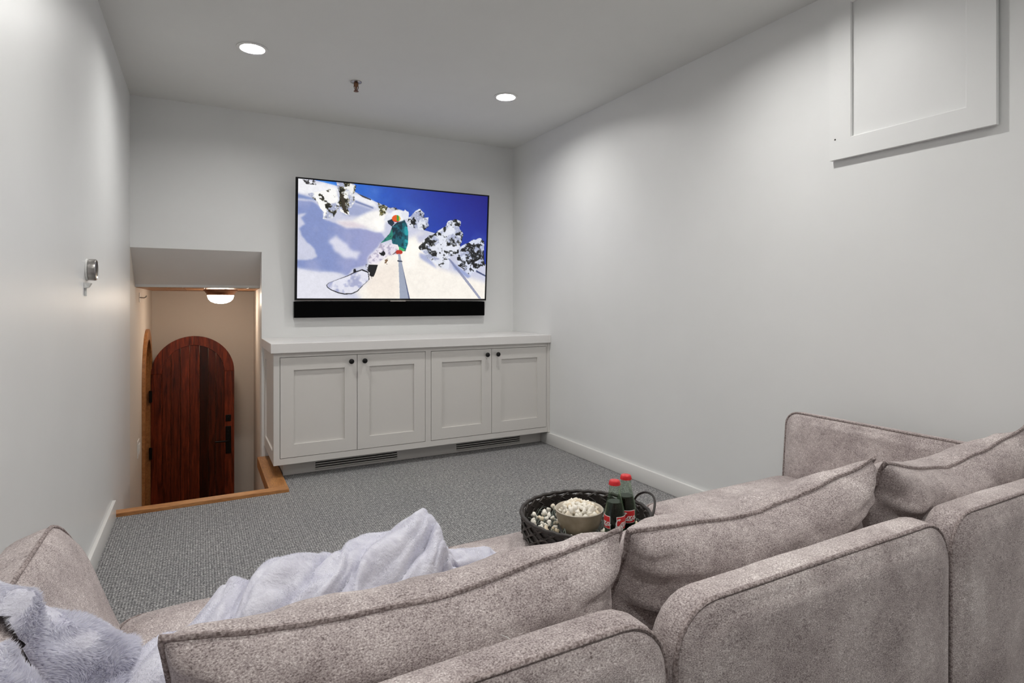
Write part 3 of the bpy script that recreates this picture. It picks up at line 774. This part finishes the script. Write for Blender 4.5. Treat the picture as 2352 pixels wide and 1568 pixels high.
# ------------------------------------------------------------------ loose back cushions
def cushion(label, x0, x1, yb, zb, yt, zt, z_l, z_r, thick, seed, roty=0.0, sag=.03, ear=(1, 1)):
    """x0..x1 ends of the top seam; bottom seam at (yb, zb), top seam at (yt, zt); z_l/z_r lift the top corners"""
    W_, NU, NV = x1-x0, 56, 36
    cx = (x0+x1)/2
    t = thing('back_cushion', label, 'cushion', (cx, yb, zb), group='loose back cushions on the sofa')
    up = Vector((0, yt-yb, zt-zb)); hh = up.length; up.normalize(); nrm = Vector((0, up.z, -up.y))      # forward normal (+y)
    def pt(u, v, s):
        # u,v in -1..1 ; s +1 front, -1 back, 0 seam
        xx = W_/2*u*(1-.035*(1-v*v))
        vv = (v+1)/2*hh
        if v > 0: vv -= sag*v*v*(1-u*u)
        vv += v*max(v, 0)*(z_l*(1-u)/2*abs(u)+z_r*(1+u)/2*abs(u))
        f = max(0, (1-u**6))**.55*max(0, (1-abs(v)**(5 if s < 0 else 3.4)))**(.6 if s < 0 else .70)
        q = Vector((u*2.2+seed*7, v*1.6, s*2+seed))
        wr = .010*fbm(q*1.3, 3)
        cr = (abs(u)**3)*.014*math.sin(14*v+5*fbm(q*1.1, 2)+seed)
        c = s*(thick*(.42 if s > 0 else .44)*f*(1.0+.10*fbm(q, 2))) + (wr+cr)*f**.5
        seamw = .006*fbm(Vector((u*3+seed, v*3, 5.5)), 2)
        return Vector((xx, 0, 0)) + up*vv + nrm*(c+seamw)
    vs, fs = [], []
    us = [math.copysign(abs(k)**.8, k) for k in np.linspace(-1, 1, NU+1)]; vv_ = [math.copysign(abs(k)**.8, k) for k in np.linspace(-1, 1, NV+1)]
    for s in (1, -1):
        for v in vv_:
            for u in us: vs.append(pt(u, v, s))
    n1 = (NU+1)*(NV+1)
    for s in (0, 1):
        for j in range(NV):
            for i in range(NU):
                a = s*n1+j*(NU+1)+i; fs.append((a, a+1, a+NU+2, a+NU+1))
    bm = bmesh.new(); bv = [bm.verts.new(v) for v in vs]
    for f in fs: bm.faces.new([bv[i] for i in f])
    bmesh.ops.remove_doubles(bm, verts=bm.verts, dist=1e-4)
    body = link('cover', bm_mesh(bm, 180), M_fabric, t)
    per = [(u, 1) for u in us] + [(1, v) for v in vv_[::-1][1:]] + [(u, -1) for u in us[::-1][1:]] + [(-1, v) for v in vv_[1:-1]]
    loop = [pt(u, v, 0)*1.0 for u, v in per]
    link('piping', tube(loop, .0050, 6, True), M_piping, t)
    return t
cushion('grey back cushion at the left end, with the lavender throw behind it', -.044, .688, .965, .402, .850, .672, .012, .012, .21, 1, sag=.036)
cushion('grey back cushion in the middle of the sofa, beside the bottles', .702, 1.462, .965, .402, .850, .674, .006, .052, .21, 2, sag=.034)
cushion('grey back cushion at the right end, against the wall-side arm', 1.478, 2.215, .950, .402, .832, .676, .040, .058, .21, 3, sag=.040)
fe = link('feather', tube([(0, 0, 0), (-.010, -.002, .010), (-.022, -.003, .017)], .0011, 5, taper=lambda s: 1-.8*s), M_white, None, (0.40, .742, .612))
tag(fe, 'tiny white feather poking out above the left backrest', 'feather')

# ------------------------------------------------------------------ lavender fur throw
def sstep(x): x = max(0., min(1., x)); return x*x*(3-2*x)
def throw():
    vs, fs, nr = [], [], []
    # part 1: drape over the left arm, a U of two bands joined on the inside
    key = [(-.389, .50), (-.385, .59), (-.368, .626), (-.330, .645), (-.285, .657), (-.250, .638), (-.220, .560), (-.192, .480), (-.165, .432), (-.120, .414), (-.04, .412), (.06, .412)]
    seg = [0]
    for a, b in zip(key, key[1:]): seg.append(seg[-1]+math.dist(a, b))
    Ltot = seg[-1]
    def C(s):
        for i in range(len(key)-1):
            if s <= seg[i+1] or i == len(key)-2:
                f = (s-seg[i])/(seg[i+1]-seg[i]); a, b = key[i], key[i+1]
                return a[0]+(b[0]-a[0])*f, a[1]+(b[1]-a[1])*f
    NS, NY = 110, 130; y0, y1 = .72, 1.36
    s_mid = seg[5]
    grid = {}
    for j in range(NY+1):
        y = y0+(y1-y0)*j/NY
        for i in range(NS+1):
            s = Ltot*i/NS
            wob = .018*fbm((s*9, y*9, 2.2), 3)
            far = 1.178+.10*sstep((s-.25)/.16)+wob-.06*sstep((s-.52)/.25)
            b1 = min(y-1.095-.01*math.sin(s*11), far-y); b2 = min(y-.73, .985-y+wob+.015*math.sin(s*9))
            blk = min((s-.400), y-.75, far-y)
            sd = max(b1, b2, blk)
            if sd < -.004: continue
            x, z = C(s); xa, za = C(max(0, s-.02)); xb, zb = C(min(Ltot, s+.02))
            tx, tz = xb-xa, zb-za; l = math.hypot(tx, tz); nx, nz = -tz/l, tx/l
            th = .004+.028*math.sqrt(max(0, min(1, sd/.055)))
            fold = .016*(1-abs(math.sin(20*y+3*fbm((s*5, y*4, 0), 2)+s*4)))*sstep(sd/.04)
            th += fold+.016*fbm((s*13, y*13, 4), 3)*sstep(sd/.03)
            th += .062*math.exp(-((s-.42)/.08)**2)*sstep(sd/.06)*sstep((y-.86)/.12)*sstep((far+.03-y)/.16)
            if s < .12: th *= .35+.65*s/.12
            p = Vector((max(x+nx*th, XL+.004), y, max(z+nz*th, .413)))
            grid[i, j] = len(vs); vs.append(p); nr.append(sd)
    for j in range(NY):
        for i in range(NS):
            k = [(i, j), (i+1, j), (i+1, j+1), (i, j+1)]
            if all(q in grid for q in k): fs.append(tuple(grid[q] for q in k))
    n_drape = len(fs)
    # part 2: bunched roll lying on the seat
    sp = [(-.13, 1.10, .055, .095), (-.05, 1.13, .115, .11), (.03, 1.165, .150, .12), (.14, 1.195, .165, .12), (.26, 1.225, .160, .12), (.36, 1.255, .160, .12), (.43, 1.285, .172, .110),
          (.495, 1.300, .176, .090), (.525, 1.305, .110, .075), (.545, 1.300, .085, .085), (.62, 1.290, .065, .085), (.70, 1.290, .040, .06), (.735, 1.290, .012, .02)]
    NX, NT = 200, 72
    xs_ = [p[0] for p in sp]
    def ip(x, k):
        for i in range(len(sp)-1):
            if x <= sp[i+1][0] or i == len(sp)-2:
                f = sstep((x-sp[i][0])/(sp[i+1][0]-sp[i][0])); return sp[i][k]+(sp[i+1][k]-sp[i][k])*f
    base = len(vs)
    for i in range(NX+1):
        x = xs_[0]+(xs_[-1]-xs_[0])*i/NX
        yc, h, w = ip(x, 1), ip(x, 2), ip(x, 3)
        for k in range(NT+1):
            th = PI*k/NT                      # 0 = near side (-y) ... pi = far side
            ph = -2.7*th+x*22.0+1.3*fbm((x*4, th*.8, 1.7), 2)
            ridge = abs(math.sin(ph))**.5
            m = .84+.24*ridge+.10*fbm((x*7, th*1.4, 9.1), 2)+.055*abs(math.sin(2.2*ph+1.0+2*fbm((x*9, th*2, 3.3), 2)))
            cy, sy = -math.cos(th), math.sin(th)
            cy = math.copysign(abs(cy)**.85, cy)
            vs.append(Vector((x+.02*ridge*sy*math.cos(x*30), yc+w*cy*m, .413+h*max(0, sy)**.9*m))); nr.append(.03)
    for i in range(NX):
        for k in range(NT):
            a = base+i*(NT+1)+k; fs.append((a, a+1, a+NT+2, a+NT+1))
    return vs, fs, n_drape
tv_, tf_, nd_ = throw()
BO = Vector((-.10, 1.2, .413))
tb = thing('throw_blanket', 'crumpled lavender fur throw over the left arm and seat of the sofa', 'blanket', BO)
bl = link('cloth', pyd([v-BO for v in tv_], tf_, 180), M_blanket, tb)
def fur():
    bm = bmesh.new(); bm.from_mesh(bl.data); bm.faces.ensure_lookup_table()
    sg = [math.copysign(1, sum(f.normal.z*f.calc_area() for f in bm.faces if (f.index < nd_) == q)) for q in (False, True)]
    P, F, N = [], [], []
    rr = random.Random(5)
    for idx, f in enumerate(bm.faces):
        dr_ = idx < nd_
        n = (7 if dr_ else 2)
        a = f.calc_area()
        k = a*(300000 if dr_ else 160000); k = int(k)+(1 if rr.random() < k-int(k) else 0)
        vv = [v.co for v in f.verts]
        for _ in range(k):
            u, w = rr.random(), rr.random()
            p = (vv[0]*(1-u)+vv[1]*u)*(1-w)+(vv[3]*(1-u)+vv[2]*u)*w
            nrm = f.normal*sg[int(dr_)]
            q = p*16
            flow = Vector((noise.noise(q), noise.noise(q+Vector((9, 3, 1))), noise.noise(q+Vector((2, 8, 5)))))*1.5
            d = (nrm*.45+flow*1.1+Vector((0, 0, -.2))+Vector((rr.uniform(-.5, .5), rr.uniform(-.5, .5), rr.uniform(-.5, .3)))*.4).normalized()
            L = rr.uniform(.006, .012) if dr_ else rr.uniform(.002, .004)
            side = d.cross(Vector((rr.uniform(-1, 1), rr.uniform(-1, 1), rr.uniform(-1, 1)))).normalized()*(.0011 if dr_ else .0008)
            tip = p+d*L; tip.x = max(tip.x, XL+.002-BO.x)
            i0 = len(P); P += [p-side-nrm*.001, p+side-nrm*.001, tip]; F.append((i0, i0+1, i0+2)); nn = (nrm+d*.35).normalized(); N += [tuple(nn)]*3
    bm.free()
    me = bpy.data.meshes.new('fur_pile'); me.from_pydata([tuple(p) for p in P], [], F); shade(me)
    return me
def fur_mat():
    k = NB('lavender fur'); v = k.coord(); n_ = k.noise(v, 30, 3, .6)
    c = k.ramp(n_, [(.3, (.76, .755, .83)), (.7, (.91, .91, .96))])
    d_ = k.node('ShaderNodeBsdfDiffuse'); t_ = k.node('ShaderNodeBsdfTranslucent'); m_ = k.node('ShaderNodeMixShader'); m_.inputs[0].default_value = .5
    k.L(c, d_.inputs[0]); k.L(c, t_.inputs[0]); k.L(d_.outputs[0], m_.inputs[1]); k.L(t_.outputs[0], m_.inputs[2]); k.L(m_.outputs[0], k.out.inputs['Surface'])
    return k.m
fp = link('fur_pile', fur(), fur_mat(), tb); fp['kind'] = 'stuff'

# ------------------------------------------------------------------ woven tray, bowl, popcorn, bottles
TC = Vector((1.005, 1.405, .4145)); TR = .190
def reed(name, c):
    k = NB(name); v = k.coord(); s = k.noise(v, 160, 3)
    k.set(Base_Color=k.ramp(s, [(0.3, tuple(x*.35 for x in c)), (0.7, c)]), Roughness=.5); k.bump(s, .4, .002); return k.m
M_reed = reed('dark woven reed', (.034, .025, .021)); M_reed2 = reed('grey brown reed', (.075, .060, .052))
tray = thing('woven_tray', 'round dark woven tray on the sofa seat holding the bowl and bottles', 'tray', TC)
link('tray_base', lathe([(0, 0), (TR-.012, 0), (TR-.004, .006), (TR-.012, .010), (0, .009)], 56, 40), M_reed, tray)
link('wall_lining', lathe([(TR-.010, .006), (TR-.006, .06), (TR-.004, .06), (TR-.008, .004)], 56, 40, cap=False), M_reed, tray)
NP = 26
for r_ in range(5):
    pts = []
    for i in range(NP*10):
        a = 2*PI*i/(NP*10); w = math.sin(a*NP+(r_ % 2)*PI)
        pts.append(((TR-.004+.002*math.cos(a*NP))*math.cos(a), (TR-.004+.002*math.cos(a*NP))*math.sin(a), .010+r_*.0125+.0050*w))
    link('woven_strand', tube(pts, .0036, 6, True), M_reed if r_ % 2 else M_reed2, tray)
link('rim', tube([(TR*1.0*math.cos(2*PI*i/90), TR*math.sin(2*PI*i/90), .068+.0015*math.sin(i*2.1)) for i in range(90)], .006, 8, True), M_reed, tray)
for a0 in (R(-24),):
    pts = []
    for i in range(17):
        q = PI*i/16; aa = a0+R(26)*math.cos(q)
        pts.append(((TR+.012*math.sin(q))*math.cos(aa), (TR+.012*math.sin(q))*math.sin(aa), .066+.048*math.sin(q)))
    link('handle', tube(pts, .0035, 6), M_reed, tray)
TZ = TC.z+.0105
bowlC = Vector((.975, 1.395, TZ))
M_cer = plain('cream stoneware', (.62, .56, .47), .35)
def cer2():
    k = NB('tan stoneware outside'); v = k.coord(); s = k.noise(v, 40, 3)
    k.set(Base_Color=k.ramp(s, [(.3, (.33, .27, .19)), (.7, (.42, .35, .26))]), Roughness=.32); return k.m
bw = thing('popcorn_bowl', 'cream stoneware bowl full of popcorn on the woven tray', 'bowl', bowlC)
link('bowl_wall', lathe([(0, 0), (.034, 0), (.040, .004), (.056, .026), (.066, .052), (.0695, .075)], 48, 50, cap=False), cer2(), bw)
link('bowl_inside', lathe([(.0695, .075), (.0705, .0775), (.069, .079), (.0665, .0765), (.062, .052), (.052, .028), (.034, .008), (0, .005)], 48, 50, cap=False), M_cer, bw)
def pop_mat():
    k = NB('popcorn'); v = k.coord(); oi = k.node('ShaderNodeObjectInfo'); s = k.noise(v, 140, 2)
    c = k.ramp(s, [(.27, (.50, .30, .12)), (.36, (.86, .77, .60)), (.50, (.92, .89, .82))])
    c = k.mix(c, k.ramp(oi.outputs['Random'], [(0, (.80, .70, .55)), (.4, (1, 1, 1))]), 1.0, 'MULTIPLY')
    k.set(Base_Color=c, Roughness=.8, Subsurface_Weight=0.0); return k.m
M_pop = pop_mat()
pops = []
for s in range(5):
    bm = bmesh.new(); bmesh.ops.create_icosphere(bm, subdivisions=2, radius=1)
    rr = random.Random(s); lobes = [Vector((rr.uniform(-1, 1), rr.uniform(-1, 1), rr.uniform(-1, 1))).normalized() for _ in range(5)]
    for v in bm.verts:
        d = v.co.normalized(); m = max(d.dot(l) for l in lobes)
        v.co = d*(.45+.62*max(0, m)**3+.10*noise.noise(d*4+Vector((s*5, 0, 0))))
    me = bm_mesh(bm, 180); me.name = 'popcorn'; me.materials.append(M_pop); pops.append(me)
def kernel(p, size, label, group):
    o = bpy.data.objects.new('popcorn', rnd.choice(pops)); COL.objects.link(o)
    o.location = p; o.scale = (size,)*3; o.rotation_euler = (rnd.uniform(0, 6), rnd.uniform(0, 6), rnd.uniform(0, 6))
    return tag(o, label, 'popcorn', group)
def scatter(n, rmax, dmin, tries=6000, ok=None):
    pts = []
    for _ in range(tries):
        a, r = rnd.uniform(0, 2*PI), rmax*math.sqrt(rnd.random()); p = (r*math.cos(a), r*math.sin(a))
        if ok and not ok(p): continue
        if all(math.dist(p, q) > dmin for q in pts): pts.append(p)
        if len(pts) >= n: break
    return pts
for layer, (zz, rm, n) in enumerate(((.056, .050, 34), (.067, .054, 60), (.076, .044, 42))):
    for x, y in scatter(n, rm, .0098):
        dome = .014*(1-(math.hypot(x, y)/.062)**2)
        kernel((bowlC.x+x, bowlC.y+y, bowlC.z+zz+dome+rnd.uniform(-.002, .002)), rnd.uniform(.0085, .0115), 'popped popcorn kernel heaped in the cream bowl', 'popcorn in the bowl')
BT = [(Vector((1.000, 1.262, TZ)), (48, -62)), (Vector((1.059, 1.286, TZ)), (20, -100))]
def free(p):
    q = Vector((TC.x+p[0], TC.y+p[1]))
    return (q-bowlC.xy).length > .066 and all((q-b_[0].xy).length > .040 for b_ in BT)
for x, y in scatter(64, TR-.026, .0125, ok=lambda p: free(p) and (p[0] < -.02 or p[1] < -.06)):
    kernel((TC.x+x, TC.y+y, TZ+.020+rnd.uniform(-.004, .012)), rnd.uniform(.009, .012), 'popped popcorn kernel strewn on the woven tray', 'popcorn strewn on the tray')
# shredded green-grey filler
def shreds():
    P, F = [], []
    rr = random.Random(9)
    for x, y in scatter(230, TR-.022, .004, ok=free):
        a = rr.uniform(0, 2*PI); L = rr.uniform(.03, .065); h = rr.uniform(.012, .040); w = .0009
        prev = None
        for i in range(7):
            s = i/6; px_ = x+math.cos(a)*L*(s-.5); py_ = y+math.sin(a)*L*(s-.5)
            r_ = math.hypot(px_, py_); mx = TR-.018
            if r_ > mx: px_ *= mx/r_; py_ *= mx/r_
            c = Vector((px_, py_, .012+h*math.sin(PI*s)+.004*math.sin(9*s+a)))
            sd = Vector((-math.sin(a), math.cos(a), 0))*w
            k = len(P); P += [c-sd, c+sd]
            if prev is not None: F.append((prev, prev+1, k+1, k))
            prev = k
    return pyd(P, F)
M_shred = plain('grey green shreds', (.16, .19, .16), .5)
fl = link('shredded_filler', shreds(), M_shred, None, TC); fl['kind'] = 'stuff'; tag(fl, 'shredded grey-green filler strands strewn in the woven tray', 'filler')
# bottles
def glass_mat():
    k = NB('green glass'); tr_ = k.node('ShaderNodeBsdfTransparent'); tr_.inputs[0].default_value = (.84, .91, .84, 1)
    gl = k.node('ShaderNodeBsdfGlossy'); gl.inputs['Roughness'].default_value = .06
    lw = k.node('ShaderNodeLayerWeight'); lw.inputs['Blend'].default_value = .35
    df = k.node('ShaderNodeBsdfDiffuse'); df.inputs[0].default_value = (.16, .34, .17, 1)
    m1 = k.node('ShaderNodeMixShader'); k.L(k.math('MULTIPLY', lw.outputs['Facing'], .22), m1.inputs[0]); k.L(tr_.outputs[0], m1.inputs[1]); k.L(df.outputs[0], m1.inputs[2])
    m2 = k.node('ShaderNodeMixShader'); k.L(k.math('MULTIPLY', lw.outputs['Fresnel'], .3), m2.inputs[0]); k.L(m1.outputs[0], m2.inputs[1]); k.L(gl.outputs[0], m2.inputs[2])
    k.L(m2.outputs[0], k.out.inputs['Surface']); return k.m
M_glass = glass_mat()
M_cola = plain('dark cola', (.006, .003, .002), .12)
M_red = plain('red label', (.62, .018, .020), .4)
M_cap = plain('red cap', (.66, .02, .025), .25)
M_lwhite = plain('label white', (.80, .79, .76), .5)
bprof = [(.0, .0), (.024, .0), (.0275, .004), (.0285, .02), (.0283, .04), (.0272, .058), (.0275, .068), (.0285, .080), (.0283, .098), (.0262, .114), (.0222, .130), (.0185, .145), (.0158, .160), (.0145, .172), (.0140, .180), (.0140, .188), (0, .188)]
def brad(z):
    for (r0, z0), (r1, z1) in zip(bprof[1:-1], bprof[2:-1]):
        if z0 <= z <= z1 and z1 > z0: return r0+(r1-r0)*(z-z0)/(z1-z0)
    return .0285
def patch(a0, a1, z0, z1, off_, nz=6, na=14):
    vs, fs = [], []
    for o_ in (off_, off_-.0004):
        for j in range(nz+1):
            for i in range(na+1):
                z = z0+(z1-z0)*j/nz; a = a0+(a1-a0)*i/na; r = brad(z)+o_; vs.append((r*math.cos(a), r*math.sin(a), z))
    m = (nz+1)*(na+1)
    for s in (0, m):
        for j in range(nz):
            for i in range(na): k = s+j*(na+1)+i; fs.append((k, k+1, k+na+2, k+na+1))
    for i in range(na): fs += [(i, i+1, m+i+1, m+i), (nz*(na+1)+i, nz*(na+1)+i+1, m+nz*(na+1)+i+1, m+nz*(na+1)+i)]
    for j in range(nz): fs += [(j*(na+1), (j+1)*(na+1), m+(j+1)*(na+1), m+j*(na+1)), (j*(na+1)+na, (j+1)*(na+1)+na, m+(j+1)*(na+1)+na, m+j*(na+1)+na)]
    return pyd(vs, fs, 60)
def ell(cx, cy, rx, ry, a0, a1, n=14): return [(cx+rx*math.cos(R(a0+(a1-a0)*i/n)), cy+ry*math.sin(R(a0+(a1-a0)*i/n))) for i in range(n+1)]
# flowing script strokes, unit box about 0..3.4 wide, 0..1.6 high
SCRIPT = [ell(.62, .72, .52, .72, 52, 320), [(.95, 1.28), (.80, 1.42), (.62, 1.36), (.66, 1.10)], [(1.02, .26), (1.14, .36), (1.24, .48)],
          ell(1.45, .40, .24, .32, 100, 460), [(1.45, .74), (1.66, .66), (1.80, .56)],
          ell(2.06, .40, .24, .32, 60, 310), [(2.22, .16), (2.36, .26), (2.46, .42)],
          ell(2.70, .40, .24, .32, 50, 410), [(2.92, .72), (2.90, .30), (3.00, .12), (3.16, .22), (3.3, .4)],
          [(.30, .14), (.10, -.02), (.5, -.14), (1.2, -.10), (1.9, -.16), (2.5, -.12)]]
def letters(ac, zc, hgt, par):
    sc = hgt/1.6
    V, Fc = [], []
    for st_ in SCRIPT:
        k0 = len(V)
        for i, (x, y) in enumerate(st_):
            x2, y2 = st_[min(i+1, len(st_)-1)]; x1, y1 = st_[max(i-1, 0)]
            dx, dy = x2-x1, y2-y1; l = math.hypot(dx, dy) or 1
            w = .085+.03*abs(math.sin(i*.5)); ox, oy = -dy/l*w, dx/l*w
            for s in (-1, 1):
                X_ = (x+s*ox-1.65+.22*(y-.6))*sc; Z_ = zc+(y+s*oy-.65)*sc
                r = brad(Z_)+.0012; a = ac+X_/r
                V.append((r*math.cos(a), r*math.sin(a), Z_))
        for i in range(len(st_)-1): q = k0+2*i; Fc.append((q, q+1, q+3, q+2))
    return link('script_lettering', pyd(V, Fc), M_lwhite, par)
def bottle(pos, labs, label):
    t = thing('cola_bottle', label, 'bottle', pos, group='cola bottles on the tray')
    link('glass', lathe(bprof, 40, 50), M_glass, t)
    link('cola', lathe([(max(r-.0014, 0), max(z, .002)) for r, z in bprof if z < .135]+[(brad(.135)-.0014, .135), (0, .135)], 36, 50), M_cola, t)
    cv, cf_ = [], []
    n = 42
    for (r, z, cr) in ((.0158, .1805, .0007), (.0152, .186, .0004), (.0146, .190, 0), (.0128, .1925, 0), (.008, .1932, 0)):
        for i in range(n): a = 2*PI*i/n; q = r+cr*(1 if i % 2 else -1); cv.append((q*math.cos(a), q*math.sin(a), z))
    for j in range(4):
        for i in range(n): k = (i+1) % n; cf_.append((j*n+i, j*n+k, (j+1)*n+k, (j+1)*n+i))
    cf_.append(tuple(range(4*n, 5*n))); cf_.append(tuple(range(n))[::-1])
    c = link('cap', pyd(cv, cf_, 50), M_cap, t); c['label'] = 'red crown cap'
    base_a = math.atan2(-pos.y, -pos.x)
    for da in labs:
        ac = base_a+R(da); hw = R(38)
        p = link('paper_label', patch(ac-hw, ac+hw, .066, .101, .0004), M_lwhite, t)
        link('label_field', patch(ac-hw+.055, ac+hw-.055, .0675, .0995, .0008), M_red, p)
        letters(ac, .084, .0215, p)
    return t
bottle(*BT[0], 'glass cola bottle with red cap, the nearer one on the tray')
bottle(*BT[1], 'glass cola bottle with red cap, the one farther from the sofa cushion')
